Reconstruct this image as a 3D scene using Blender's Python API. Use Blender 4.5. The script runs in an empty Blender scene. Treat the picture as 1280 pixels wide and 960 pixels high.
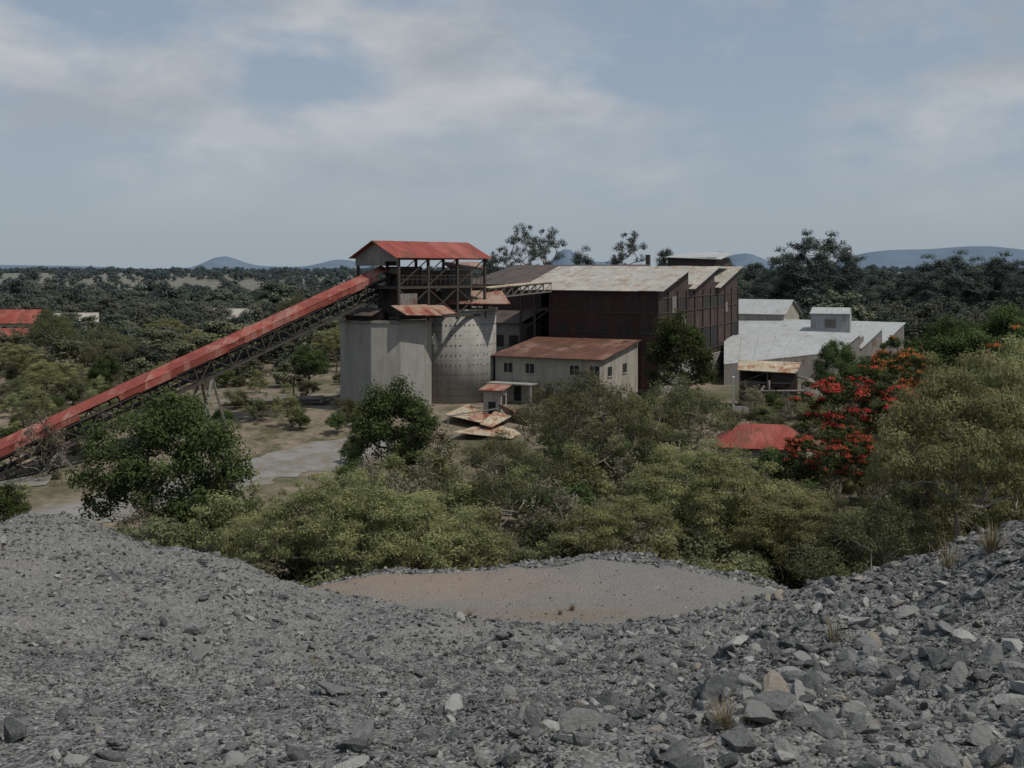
import bpy, math, random
import numpy as np
from mathutils import Vector, Matrix
random.seed(3)
scene=bpy.context.scene
col=scene.collection
EYE=19.0; F=1372.0
def W(a,b,Y):   # image pixel column a, pixel row b and depth Y -> world point
    return ((a-640)*Y/F, Y, EYE-(b-335)*Y/F)

# ------------------------------------------------------------------ node helpers
def new_mat(name):
    m=bpy.data.materials.new(name); m.use_nodes=True
    nt=m.node_tree; nt.nodes.clear()
    out=nt.nodes.new('ShaderNodeOutputMaterial')
    return m,nt,out
def N(nt,t,**kw):
    n=nt.nodes.new(t)
    for k,v in kw.items(): setattr(n,k,v)
    return n
def lnk(nt,a,b): nt.links.new(a,b)
def mix(nt,fac,a,b,bt='MIX'):
    n=N(nt,'ShaderNodeMix',data_type='RGBA',blend_type=bt)
    for s,v in ((n.inputs[0],fac),(n.inputs[6],a),(n.inputs[7],b)):
        if isinstance(v,bpy.types.NodeSocket): lnk(nt,v,s)
        elif isinstance(v,(int,float)): s.default_value=v
        else: s.default_value=(*v,1)
    return n.outputs[2]
def math_(nt,op,a,b=0.0,c=0.0,clamp=False):
    n=N(nt,'ShaderNodeMath',operation=op,use_clamp=clamp)
    for s,v in zip(n.inputs,(a,b,c)):
        if isinstance(v,bpy.types.NodeSocket): lnk(nt,v,s)
        else: s.default_value=v
    return n.outputs[0]
def noise(nt,vec,scale,detail=4,rough=.55,col_=False):
    n=N(nt,'ShaderNodeTexNoise'); n.inputs['Scale'].default_value=scale
    n.inputs['Detail'].default_value=detail; n.inputs['Roughness'].default_value=rough
    if vec is not None: lnk(nt,vec,n.inputs['Vector'])
    return n.outputs['Color' if col_ else 'Fac']
def ramp(nt,fac,lo,hi):
    n=N(nt,'ShaderNodeMapRange'); n.inputs[1].default_value=lo; n.inputs[2].default_value=hi
    lnk(nt,fac,n.inputs[0]); return n.outputs[0]
def scalev(nt,vec,s,loc=(0,0,0)):
    n=N(nt,'ShaderNodeMapping'); n.inputs['Scale'].default_value=s; n.inputs['Location'].default_value=loc
    lnk(nt,vec,n.inputs['Vector']); return n.outputs[0]
def principled(nt,out,colr,rough=.85,bump=None,bs=.5,bd=.05,spec=.25,metal=0):
    p=N(nt,'ShaderNodeBsdfPrincipled')
    if isinstance(colr,bpy.types.NodeSocket): lnk(nt,colr,p.inputs['Base Color'])
    else: p.inputs['Base Color'].default_value=(*colr,1)
    p.inputs['Roughness'].default_value=rough
    p.inputs['Specular IOR Level'].default_value=spec
    p.inputs['Metallic'].default_value=metal
    if bump is not None:
        b=N(nt,'ShaderNodeBump'); b.inputs['Strength'].default_value=bs; b.inputs['Distance'].default_value=bd
        lnk(nt,bump,b.inputs['Height']); lnk(nt,b.outputs[0],p.inputs['Normal'])
    lnk(nt,p.outputs[0],out.inputs[0]); return p
def coords(nt,kind='Object'):
    if kind=='World': return N(nt,'ShaderNodeNewGeometry').outputs['Position']
    return N(nt,'ShaderNodeTexCoord').outputs[kind]

def sheet_mat(name,base,rustc,rust=.5,var=.25,rib=.45,panel=(.95,2.6,3.1),second=None,grime=.35):
    m,nt,out=new_mat(name)
    c=coords(nt)
    off=N(nt,'ShaderNodeVectorMath',operation='ADD'); lnk(nt,c,off.inputs[0]); off.inputs[1].default_value=(50.13,50.17,50.11)
    sn=N(nt,'ShaderNodeVectorMath',operation='SNAP'); lnk(nt,off.outputs[0],sn.inputs[0]); sn.inputs[1].default_value=panel
    wn=N(nt,'ShaderNodeTexWhiteNoise',noise_dimensions='3D'); lnk(nt,sn.outputs[0],wn.inputs['Vector'])
    v=wn.outputs['Value']
    n1=noise(nt,c,.35,6,.65); n2=noise(nt,scalev(nt,c,(2.5,.5,.4)),1.2,5,.7)
    s=math_(nt,'ADD',math_(nt,'MULTIPLY',n1,.9),math_(nt,'MULTIPLY',n2,.7))
    s=math_(nt,'ADD',s,math_(nt,'MULTIPLY',v,.28))
    f=ramp(nt,s,1.12-rust*.5,1.32-rust*.5)
    bright=math_(nt,'ADD',math_(nt,'MULTIPLY',v,var),1-var*.6)
    cb=mix(nt,1.0,base,(1,1,1),'MULTIPLY')
    hs=N(nt,'ShaderNodeHueSaturation'); lnk(nt,cb,hs.inputs['Color']); lnk(nt,bright,hs.inputs['Value'])
    cc=hs.outputs[0]
    if second:
        k=ramp(nt,noise(nt,scalev(nt,c,(1,.4,1),(7,3,2)),.3,3),.48,.62)
        cc=mix(nt,k,cc,second)
    cc=mix(nt,f,cc,rustc)
    d=noise(nt,scalev(nt,c,(3,.4,.3)),2.0,3)
    cc=mix(nt,math_(nt,'MULTIPLY',ramp(nt,d,.45,.8),grime),cc,tuple(x*.35 for x in base))
    sx=N(nt,'ShaderNodeSeparateXYZ'); lnk(nt,c,sx.inputs[0])
    w=math_(nt,'SINE',math_(nt,'MULTIPLY',math_(nt,'ADD',sx.outputs[0],sx.outputs[1]),2*math.pi/rib))
    edge=math_(nt,'ADD',math_(nt,'MULTIPLY',w,.5),math_(nt,'MULTIPLY',v,.5))
    principled(nt,out,cc,.7,edge,.6,.04,.2)
    return m
def concrete_mat(name,base,stain=.5,band=0.0):
    m,nt,out=new_mat(name); c=coords(nt)
    n1=noise(nt,scalev(nt,c,(1,1,.12)),1.1,6,.7); n2=noise(nt,c,.5,4); n3=noise(nt,c,6,4,.7)
    dark=tuple(x*.45 for x in base); lite=tuple(min(1,x*1.25) for x in base)
    cc=mix(nt,ramp(nt,n2,.3,.7),base,lite)
    cc=mix(nt,math_(nt,'MULTIPLY',ramp(nt,n1,.45,.75),stain),cc,dark)
    cc=mix(nt,math_(nt,'MULTIPLY',ramp(nt,n3,.5,.8),.3),cc,dark)
    if band>0:
        sx=N(nt,'ShaderNodeSeparateXYZ'); lnk(nt,c,sx.inputs[0])
        b=math_(nt,'LESS_THAN',math_(nt,'FRACT',math_(nt,'DIVIDE',sx.outputs[2],band)),.13)
        b=math_(nt,'MULTIPLY',b,math_(nt,'MULTIPLY',ramp(nt,noise(nt,c,1.6,3),.42,.6),.55))
        cc=mix(nt,b,cc,dark)
    principled(nt,out,cc,.9,n3,.4,.05,.15)
    return m
def plain_mat(name,base,var=.5,scale=2,rough=.85,metal=0):
    m,nt,out=new_mat(name); c=coords(nt)
    n=noise(nt,c,scale,5,.65)
    cc=mix(nt,ramp(nt,n,.3,.7),tuple(x*(1-var) for x in base),tuple(x*(1+var*.5) for x in base))
    principled(nt,out,cc,rough,n,.3,.03,.2,metal); return m
def hazed(nt,cc,lo=150,hi=2400,amt=.88,hz=(.135,.175,.205)):  # distance haze painted into the base colour, growing with world Y
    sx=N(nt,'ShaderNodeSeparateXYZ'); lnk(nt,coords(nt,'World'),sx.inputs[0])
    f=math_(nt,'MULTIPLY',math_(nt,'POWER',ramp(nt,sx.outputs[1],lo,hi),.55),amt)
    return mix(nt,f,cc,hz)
def leaf_mat(name,dark,light,haze=False,trans=.35,rnd=.3):
    m,nt,out=new_mat(name)
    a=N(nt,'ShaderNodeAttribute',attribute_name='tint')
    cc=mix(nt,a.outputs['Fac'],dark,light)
    oi=N(nt,'ShaderNodeObjectInfo')
    hs=N(nt,'ShaderNodeHueSaturation'); lnk(nt,cc,hs.inputs['Color'])
    lnk(nt,math_(nt,'ADD',math_(nt,'MULTIPLY',oi.outputs['Random'],.045),.465),hs.inputs['Hue'])
    lnk(nt,math_(nt,'ADD',math_(nt,'MULTIPLY',oi.outputs['Random'],rnd*2),1-rnd),hs.inputs['Value'])
    cc=hs.outputs[0]
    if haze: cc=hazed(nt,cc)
    d=N(nt,'ShaderNodeBsdfDiffuse'); t=N(nt,'ShaderNodeBsdfTranslucent'); mx=N(nt,'ShaderNodeMixShader')
    lnk(nt,cc,d.inputs[0]); lnk(nt,cc,t.inputs[0]); mx.inputs[0].default_value=trans
    lnk(nt,d.outputs[0],mx.inputs[1]); lnk(nt,t.outputs[0],mx.inputs[2]); lnk(nt,mx.outputs[0],out.inputs[0])
    return m

# ------------------------------------------------------------------ materials
M_red=sheet_mat('red_painted_sheet',(.27,.062,.047),(.15,.058,.038),.38,.45,second=(.31,.095,.075))
M_convred=sheet_mat('conveyor_red_sheet',(.25,.062,.047),(.30,.16,.13),.34,.5,second=(.19,.052,.040),panel=(1.7,1.7,5))
M_redrust=sheet_mat('rusty_red_sheet',(.24,.065,.045),(.30,.20,.15),.55,.5,second=(.33,.26,.21))
M_rust=sheet_mat('rust_brown_roof',(.15,.066,.045),(.09,.048,.035),.5,.4,second=(.21,.12,.09))
M_cream=sheet_mat('cream_rusty_sheet',(.44,.38,.28),(.24,.11,.06),.45,.5)
M_grey=sheet_mat('grey_roof_sheet',(.40,.385,.345),(.26,.20,.15),.40,.35,second=(.33,.31,.275))
M_white=sheet_mat('white_roof_sheet',(.37,.38,.38),(.28,.27,.255),.3,.16)
M_gwall=sheet_mat('grey_wall_sheet',(.20,.19,.175),(.13,.09,.07),.3,.3)
M_maroon=sheet_mat('maroon_wall_sheet',(.070,.037,.033),(.042,.027,.024),.55,.6,.9)
M_endw=sheet_mat('brown_wall_sheet',(.09,.062,.053),(.050,.036,.031),.55,.6,.9,second=(.070,.042,.037))
M_dkroof=sheet_mat('dark_roof_sheet',(.08,.068,.062),(.10,.068,.053),.5,.5)
M_conc=concrete_mat('weathered_concrete',(.26,.25,.225),.5)
M_conc2=concrete_mat('slipform_concrete',(.27,.26,.235),.55,band=1.0)
M_plaster=concrete_mat('stained_plaster',(.30,.28,.24),.65)
M_white_w=concrete_mat('white_wall',(.36,.36,.34),.5)
M_steel=plain_mat('dark_rusted_steel',(.070,.058,.050),.4,3)
M_steel2=plain_mat('grey_steel',(.18,.165,.145),.4,3)
M_black=plain_mat('dark_opening',(.032,.032,.033),.3,1)
M_bark=plain_mat('bark',(.12,.105,.085),.45,5)
M_barkp=plain_mat('pale_bark',(.22,.20,.17),.35,5)
M_straw=plain_mat('dry_straw',(.24,.20,.12),.3,5)

# ------------------------------------------------------------------ mesh builder
def empty(name,loc=(0,0,0),rz=0):
    o=bpy.data.objects.new(name,None); o.location=loc; o.rotation_euler=(0,0,math.radians(rz)); o.empty_display_size=1
    col.objects.link(o); return o
class MB:
    def __init__(s): s.v=[]; s.f=[]
    def add(s,vs,fs):
        k=len(s.v); s.v+= [tuple(p) for p in vs]; s.f+=[tuple(i+k for i in f) for f in fs]; return s
    def hexa(s,p):
        return s.add(p,[(0,3,2,1),(4,5,6,7),(0,1,5,4),(1,2,6,5),(2,3,7,6),(3,0,4,7)])
    def box(s,x0,x1,y0,y1,z0,z1):
        return s.hexa([(x0,y0,z0),(x1,y0,z0),(x1,y1,z0),(x0,y1,z0),(x0,y0,z1),(x1,y0,z1),(x1,y1,z1),(x0,y1,z1)])
    def slab(s,q,t=.12):
        q=[Vector(p) for p in q]; n=(q[1]-q[0]).cross(q[3]-q[0]).normalized()
        if n.z<0: n=-n
        lo=[p-n*t for p in q]
        return s.hexa(lo+q)
    def beam(s,a,b,w=.2,h=None):
        a=Vector(a); b=Vector(b); h=h or w
        d=(b-a).normalized(); up=Vector((0,0,1)) if abs(d.z)<.95 else Vector((0,1,0))
        x=d.cross(up).normalized()*w/2; y=x.cross(d).normalized()*h/2
        return s.hexa([a-x-y,a+x-y,a+x+y,a-x+y,b-x-y,b+x-y,b+x+y,b-x+y])
    def cyl(s,a,b,r,n=16,r2=None):
        a=Vector(a); b=Vector(b); r2=r if r2 is None else r2
        d=(b-a).normalized(); up=Vector((0,0,1)) if abs(d.z)<.95 else Vector((1,0,0))
        x=d.cross(up).normalized(); y=x.cross(d)
        A=[a+(x*math.cos(t)+y*math.sin(t))*r for t in [2*math.pi*i/n for i in range(n)]]
        B=[b+(x*math.cos(t)+y*math.sin(t))*r2 for t in [2*math.pi*i/n for i in range(n)]]
        return s.add(A+B,[(i,(i+1)%n,n+(i+1)%n,n+i) for i in range(n)]+[tuple(range(n))[::-1],tuple(range(n,2*n))])
    def build(s,name,mat,parent=None,smooth=False):
        me=bpy.data.meshes.new(name); me.from_pydata(s.v,[],s.f); me.materials.append(mat)
        import bmesh
        bm=bmesh.new(); bm.from_mesh(me); bmesh.ops.recalc_face_normals(bm,faces=bm.faces); bm.to_mesh(me); bm.free()
        if smooth:
            for p in me.polygons: p.use_smooth=len(p.vertices)==4
        o=bpy.data.objects.new(name,me); col.objects.link(o)
        if parent: o.parent=parent
        return o
def np_mesh(name,V,Q,mats,midx=None,tint=None,smooth=False,tri=False):
    k=3 if tri else 4
    me=bpy.data.meshes.new(name); V=np.asarray(V,np.float32); Q=np.asarray(Q,np.int32)
    me.vertices.add(len(V)); me.vertices.foreach_set('co',V.ravel())
    me.loops.add(Q.size); me.loops.foreach_set('vertex_index',Q.ravel())
    me.polygons.add(len(Q)); me.polygons.foreach_set('loop_start',np.arange(0,Q.size,k,dtype=np.int32))
    try: me.polygons.foreach_set('loop_total',np.full(len(Q),k,np.int32))
    except Exception: pass
    for m in mats: me.materials.append(m)
    if midx is not None: me.polygons.foreach_set('material_index',np.asarray(midx,np.int32))
    me.polygons.foreach_set('use_smooth',np.full(len(Q),smooth))
    me.update(calc_edges=True)
    if tint is not None:
        a=me.attributes.new('tint','FLOAT','FACE'); a.data.foreach_set('value',np.asarray(tint,np.float32))
    return me
def place(name,me,loc=(0,0,0),rz=0,s=(1,1,1)):
    o=bpy.data.objects.new(name,me); o.location=loc; o.rotation_euler=(0,0,rz); o.scale=s; col.objects.link(o); return o

# ------------------------------------------------------------------ noise + terrain
_r=np.random.RandomState(11); _T=_r.rand(256,256)
def vn(x,y):
    x=np.asarray(x,float); y=np.asarray(y,float)
    xi=np.floor(x).astype(int); yi=np.floor(y).astype(int); fx=x-xi; fy=y-yi
    fx=fx*fx*(3-2*fx); fy=fy*fy*(3-2*fy)
    g=lambda a,b:_T[a%256,b%256]
    return (g(xi,yi)*(1-fx)+g(xi+1,yi)*fx)*(1-fy)+(g(xi,yi+1)*(1-fx)+g(xi+1,yi+1)*fx)*fy-.5
def sstep(a,b,x):
    t=np.clip((x-a)/(b-a),0,1); return t*t*(3-2*t)
def G(x,y):
    x=np.asarray(x,float); y=np.asarray(y,float)
    z=-3.2+3.2*sstep(112,146,y)+9*sstep(350,1600,y)
    z=z+vn(x/30,y/30)*.8*sstep(160,260,y)+vn(x/300+5,y/300)*8*sstep(400,1200,y)
    return z
cp=[]
for a in (-300,0,320,640,960,1280,1580): cp.append(W(a,960,3.6))
for x in (-8,-3,0,3,8): cp.append((x,0,EYE-1.6)); cp.append((x,-6,EYE-1.4))
for t in [(-300,820,7),(0,850,7),(320,860,6.5),(640,868,6.3),(960,855,6),(1280,830,5.6),(1600,760,6),
          (-300,720,12),(0,745,12),(200,760,12),(330,785,12),(480,812,11),(640,825,10.5),(800,815,11),(950,800,11),
          (-500,690,17),(-300,660,17.5),(-150,655,17.5),(0,657,17.5),(60,655,17.5),(130,664,17.5),(200,679,17.5),(280,700,17.5),(330,724,17.5),(400,750,17),(480,756,16.5),(560,770,15.5),(620,793,15),
          (720,800,15),(820,792,15.5),(900,775,16),(980,752,16.5),(1050,727,15),(1120,706,13.5),(1180,690,12.6),(1230,674,12),(1280,656,11.5),(1400,620,11.5),(1600,600,11),
          (1050,800,9),(1150,790,8),(1280,745,8)]:
    cp.append(W(*t))
for t in [(-400,8.5,25),(0,8.3,24),(200,8.0,23.5),(330,7.6,22.5),(430,7.3,22),(520,7.1,21.5),(620,6.75,20.3),(720,6.75,20.5),(850,6.9,21),
          (950,7.3,23),(1050,7.6,24),(1150,8,23),(1280,8,22),(1500,8,22)]:
    cp.append(((t[0]-640)*t[2]/F,t[2],EYE-t[1]))
for a,b,Y in [(380,738,27),(450,735,27),(560,741,27),(700,745,27),(850,748,27),(960,750,27),
              (400,734,31),(450,720,31),(520,714,31.5),(600,714,31.5),(650,703,32),(700,697,32),(750,695,32),(800,700,32),(850,706,32),(880,716,31.5),(930,725,31),(1000,742,30),(1100,760,30),
              (300,770,30)]:
    cp.append(W(a,b,Y))
for x in (-30,-15,-5,5,15,30):
    cp.append((x,40,EYE-14.5)); cp.append((x,50,EYE-21.5)); cp.append((x,60,EYE-24))
for x in (-32,32):
    for y,d in ((5,2),(15,4.5),(25,9),): cp.append((x,y,EYE-d))
cp=np.array(cp); 
def kern(r): return r**1.5
n=len(cp); D=np.hypot(cp[:,None,0]-cp[None,:,0],cp[:,None,1]-cp[None,:,1])
A=np.zeros((n+3,n+3)); A[:n,:n]=kern(D)-np.eye(n)*.25; A[:n,n]=1; A[:n,n+1:]=cp[:,:2]; A[n:,:n]=A[:n,n:].T
wts=np.linalg.solve(A,np.concatenate([cp[:,2],[0,0,0]]))
def GR(x,y):
    x=np.asarray(x,float).ravel(); y=np.asarray(y,float).ravel(); out=np.zeros(len(x))
    for i in range(n): out+=wts[i]*kern(np.hypot(x-cp[i,0],y-cp[i,1]))
    out+=wts[n]+wts[n+1]*x+wts[n+2]*y
    rough=.3+.7*(1-sstep(18,22,y)*(1-sstep(29.5,31,y)))
    a=sstep(2,7,y)
    out+=(vn(x*.9,y*.9)*.36*a+vn(x*2.3+9,y*2.3)*.15+vn(x*6,y*6+3)*.055+vn(x*13,y*13)*.03)*rough
    return out

# gravel mound
xs=np.linspace(-32,32,520); ys=np.concatenate([np.linspace(-6,2,30),np.linspace(2.1,36,330),np.linspace(36.3,60,60)])
XX,YY=np.meshgrid(xs,ys); ZZ=GR(XX,YY)
V=np.stack([XX.ravel(),YY.ravel(),ZZ],1)
nx,ny=len(xs),len(ys); ii=np.arange(nx-1)[None,:]+np.arange(ny-1)[:,None]*nx
Q=np.stack([ii,ii+1,ii+1+nx,ii+nx],-1).reshape(-1,4)
def gravel_mat():
    m,nt,out=new_mat('crushed_gravel'); c=coords(nt,'World')
    def vor(s):
        v=N(nt,'ShaderNodeTexVoronoi'); v.inputs['Scale'].default_value=s; lnk(nt,c,v.inputs['Vector']); return v
    v1=vor(48); v2=vor(17)
    s1=N(nt,'ShaderNodeSeparateColor'); lnk(nt,v1.outputs['Color'],s1.inputs[0])
    s2=N(nt,'ShaderNodeSeparateColor'); lnk(nt,v2.outputs['Color'],s2.inputs[0])
    base=mix(nt,s1.outputs[0],(.070,.070,.071),(.29,.283,.27))
    base=mix(nt,math_(nt,'MULTIPLY',s2.outputs[1],.6),base,mix(nt,s2.outputs[0],(.085,.085,.085),(.235,.23,.218)))
    big=noise(nt,c,.35,5,.6); base=mix(nt,math_(nt,'MULTIPLY',ramp(nt,big,.42,.62),.5),base,mix(nt,s1.outputs[2],(.17,.162,.15),(.27,.26,.24)))
    def blob(cx,cy,r0,r1,sx_=1):
        mp=scalev(nt,c,(1/sx_,1,0)); d=N(nt,'ShaderNodeVectorMath',operation='DISTANCE'); lnk(nt,mp,d.inputs[0]); d.inputs[1].default_value=(cx/sx_,cy,0)
        dd=math_(nt,'ADD',d.outputs['Value'],math_(nt,'MULTIPLY',noise(nt,c,1.1,7,.75),3.4))
        return math_(nt,'SUBTRACT',1.0,ramp(nt,dd,r0+1.6,r1+1.9))
    base=mix(nt,math_(nt,'MULTIPLY',blob(1.5,26,3,5.2,2.2),.75),base,mix(nt,s1.outputs[1],(.15,.14,.125),(.27,.25,.225)))
    base=mix(nt,math_(nt,'MULTIPLY',blob(-3.2,28.3,.6,3.0,1.8),.7),base,(.29,.205,.15))
    base=mix(nt,math_(nt,'MULTIPLY',blob(1.3,24.3,-.1,1.4,1.8),.65),base,(.22,.155,.095))
    h=math_(nt,'ADD',math_(nt,'MULTIPLY',v2.outputs['Distance'],-.7),math_(nt,'MULTIPLY',v1.outputs['Distance'],-.4))
    principled(nt,out,base,.9,h,.9,.06,.2); return m
M_gravel=gravel_mat()
gm=np_mesh('gravel_mound',V,Q,[M_gravel],smooth=True); place('gravel_mound',gm)

# ground sheet
gx=np.unique(np.concatenate([np.linspace(-130,130,105),np.sign(np.linspace(-1,1,160))*(130+7000*np.abs(np.linspace(-1,1,160))**2.2)]))
gy=np.unique(np.concatenate([np.linspace(-60,300,130),300+7700*np.linspace(0,1,120)**2.0]))
XX,YY=np.meshgrid(gx,gy); ZZ=G(XX,YY)
ZZ=np.where((np.abs(XX)<33)&(YY<52)&(YY>-8),ZZ-1.5,ZZ)
V=np.stack([XX.ravel(),YY.ravel(),ZZ.ravel()],1); nx,ny=len(gx),len(gy); ii=np.arange(nx-1)[None,:]+np.arange(ny-1)[:,None]*nx
Q=np.stack([ii,ii+1,ii+1+nx,ii+nx],-1).reshape(-1,4)
def ground_mat():
    m,nt,out=new_mat('scrub_ground'); c=coords(nt,'World')
    n1=noise(nt,c,.04,6,.65); n2=noise(nt,c,.9,6,.75); n3=noise(nt,c,.15,4)
    g=mix(nt,ramp(nt,n2,.3,.7),(.050,.052,.028),(.120,.112,.066))
    t=mix(nt,ramp(nt,n2,.3,.7),(.13,.105,.080),(.26,.215,.165))
    cc=mix(nt,ramp(nt,math_(nt,'ADD',math_(nt,'MULTIPLY',n1,.7),math_(nt,'MULTIPLY',n3,.4)),.46,.62),g,t)
    def blob(cx,cy,r0,r1,sx_=1):
        mp=scalev(nt,c,(1/sx_,1,0)); d=N(nt,'ShaderNodeVectorMath',operation='DISTANCE'); lnk(nt,mp,d.inputs[0]); d.inputs[1].default_value=(cx/sx_,cy,0)
        dd=math_(nt,'ADD',d.outputs['Value'],math_(nt,'MULTIPLY',noise(nt,c,.12,6,.7),26))
        return math_(nt,'SUBTRACT',1.0,ramp(nt,dd,r0+13,r1+13))
    tt=mix(nt,ramp(nt,noise(nt,c,.22,7,.75),.46,.6),t,g)
    cc=mix(nt,blob(-38,146,24,34,1.3),cc,tt)
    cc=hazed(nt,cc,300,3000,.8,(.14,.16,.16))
    principled(nt,out,cc,.95,n2,.5,.2,.1); return m
M_ground=ground_mat()
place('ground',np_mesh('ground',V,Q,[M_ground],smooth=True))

def strip(name,pts,w,mat,lift=.05):
    pts=[Vector((*p,0)) for p in pts]
    P=[]
    for a,b in zip(pts[:-1],pts[1:]):
        k=max(2,int((b-a).length/1.2))
        P+=[a.lerp(b,i/k) for i in range(k)]
    P.append(pts[-1]); Vv=[]
    for i,p in enumerate(P):
        d=(P[min(i+2,len(P)-1)]-P[max(i-2,0)]).normalized(); nrm=Vector((-d.y,d.x,0))
        for j in range(5):
            q=p+nrm*w*(j/4-.5)*(1+.22*random.uniform(-1,1)*(j in(0,4)))
            Vv.append((q.x,q.y,float(G(q.x,q.y))+lift))
    k=len(P); Qf=[(i*5+j,i*5+j+1,(i+1)*5+j+1,(i+1)*5+j) for i in range(k-1) for j in range(4)]
    return place(name,np_mesh(name,Vv,Qf,[mat],smooth=True))
def road_mat():
    m,nt,out=new_mat('worn_pavement'); c=coords(nt,'World')
    n=noise(nt,c,.4,7,.75); n2=noise(nt,c,6,3)
    cc=mix(nt,ramp(nt,n,.42,.60),(.205,.20,.19),(.13,.11,.082)); cc=mix(nt,math_(nt,'MULTIPLY',n2,.3),cc,(.28,.27,.25))
    principled(nt,out,cc,.9,n2,.3,.03,.2); return m
M_road=road_mat()
strip('road',[(-75,88),(-48,93),(-39,99),(-33,108),(-29,117),(-22,124),(-13,128)],10,M_road)
strip('road',[(-90,108),(-62,111),(-48,114)],5,M_road,.09)

# ------------------------------------------------------------------ conveyor
d2=Vector((.718,.696,0)); pr=Vector((.696,-.718,0))
B0=Vector((-53.6,115,1.05)); Tp=Vector((-17.9,150.2,19.3))
dirc=(Tp-B0).normalized(); Lc=(Tp-B0).length
up=pr.cross(dirc).normalized()
if up.z<0: up=-up
def cv(s,x,z): return B0+dirc*s+pr*x+up*z
cvp=empty('conveyor_gallery')
s0=-9.0
mb=MB(); s=s0; rr=random.Random(5)
while s<Lc:
    e=min(s+2.4,Lc); j=rr.uniform(-.06,.06); z=rr.uniform(0,.05)
    mb.slab([cv(s,0,.0+z),cv(e+.05,0,.0+z),cv(e+.05,1.75+j,-.55+z),cv(s,1.75+j,-.55+z)],.05)
    mb.slab([cv(s,0,.0+z),cv(e+.05,0,.0+z),cv(e+.05,-1.75,-.55+z),cv(s,-1.75,-.55+z)],.05)
    if rr.random()<.93:
        b=rr.uniform(-.08,.12)
        mb.hexa([cv(s,1.70,-1.35+b),cv(e,1.70,-1.35+b),cv(e,1.64,-1.35+b),cv(s,1.64,-1.35+b),cv(s,1.70,-.60),cv(e,1.70,-.60),cv(e,1.64,-.60),cv(s,1.64,-.60)])
    mb.hexa([cv(s,-1.70,-1.5),cv(e,-1.70,-1.5),cv(e,-1.64,-1.5),cv(s,-1.64,-1.5),cv(s,-1.70,-.60),cv(e,-1.70,-.60),cv(e,-1.64,-.60),cv(s,-1.64,-.60)])
    s+=2.4
mb.build('roof_cladding',M_convred,cvp)
mb=MB()
zt,zb=-1.45,-3.5
for x in (-1.45,1.45):
    mb.beam(cv(s0,x,zt),cv(Lc,x,zt),.22); mb.beam(cv(s0+2,x,zb),cv(Lc+1,x,zb),.24)
    s=s0; k=0
    while s<Lc-1:
        mb.beam(cv(s,x,zb),cv(s,x,zt),.13); 
        mb.beam(cv(s,x,zb if k%2 else zt),cv(s+2.4,x,zt if k%2 else zb),.12)
        mb.beam(cv(s,x,zt),cv(s,x,-.6),.1)
        s+=2.4; k+=1
s=s0
while s<Lc:
    mb.beam(cv(s,-1.45,zb),cv(s,1.45,zb),.14); mb.beam(cv(s,-1.45,-2.2),cv(s,1.45,-2.2),.14); s+=2.4
mb.build('truss',M_steel,cvp)
mb=MB(); mb.slab([cv(s0,-.7,-1.9),cv(Lc,-.7,-1.9),cv(Lc,.7,-1.9),cv(s0,.7,-1.9)],.1)
mb.slab([cv(s0,-.6,-2.9),cv(Lc,-.6,-2.9),cv(Lc,.6,-2.9),cv(s0,.6,-2.9)],.06)
mb.slab([cv(s0,.75,-3.35),cv(Lc,.75,-3.35),cv(Lc,1.4,-3.35),cv(s0,1.4,-3.35)],.06)
mb.build('belt_and_walkway',M_black,cvp)
mb=MB(); mb2=MB()
for s in (4.5,24.0):
    for x in (-1.4,1.4):
        t=cv(s,x,zb); gz_=float(G(t.x,t.y))
        for k in (-1,1):
            f=Vector((t.x,t.y,gz_-.3))+d2*(1.9*k)+pr*(.8 if x>0 else -.8)
            (mb2 if (k<0 and x>0) else mb).beam(f,t,.26)
        m1=Vector((t.x,t.y,(gz_+t.z)/2)); mb.beam(m1-d2*1.0+pr*(.4 if x>0 else -.4),m1+d2*1.0+pr*(.4 if x>0 else -.4),.15)
    a=cv(s,-1.4,zb); b=cv(s,1.4,zb); mb.beam(a,b,.25)
    g=float(G(b.x,b.y)); mb.beam(Vector((a.x,a.y,g))-pr*.8,b,.14); mb.beam(Vector((b.x,b.y,g))+pr*.8,a,.14)
mb.build('trestle',M_steel2,cvp); mb2.build('trestle_pale_leg',M_conc,cvp)

# ------------------------------------------------------------------ silos
s1p=empty('concrete_silo',(-17.2,150,0))
mb=MB(); mb.cyl((0,0,-1),(0,0,11.7),6.2,10); o=mb.build('bin_shell',M_conc,s1p); o.rotation_euler=(0,0,math.radians(24))
mb=MB(); mb.cyl((0,0,11.7),(0,0,12.0),6.4,10); o=mb.build('top_slab',M_steel2,s1p); o.rotation_euler=(0,0,math.radians(24))
mb=MB(); mb.slab([(-6.3,-3,12.75),(-1.3,-6.2,12.75),(0,-3,13.6),(-4,0,13.6)],.1); mb.build('skirt_roof',M_dkroof,s1p)
mb=MB(); mb.box(-5,0,-3.5,3,12.05,13.0); mb.build('conveyor_pit_housing',M_steel,s1p)
s2p=empty('concrete_silo',(-8.5,159.5,0))
mb=MB(); mb.cyl((0,0,-1),(0,0,12.9),6.2,48); mb.build('bin_shell',M_conc2,s2p,True)
mb=MB(); mb.cyl((0,0,12.9),(0,0,13.2),6.4,48); mb.build('top_slab',M_conc,s2p,True)
mb=MB()
for k in range(9):
    for i in range(60):
        if rr.random()<.25: continue
        t=2*math.pi*i/60; c,s_=math.cos(t),math.sin(t); z=1.2+k*1.4
        mb.beam((6.15*c,6.15*s_,z),(6.25*c,6.25*s_,z),.14)
mb.build('formwork_ties',M_steel,s2p)
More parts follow.
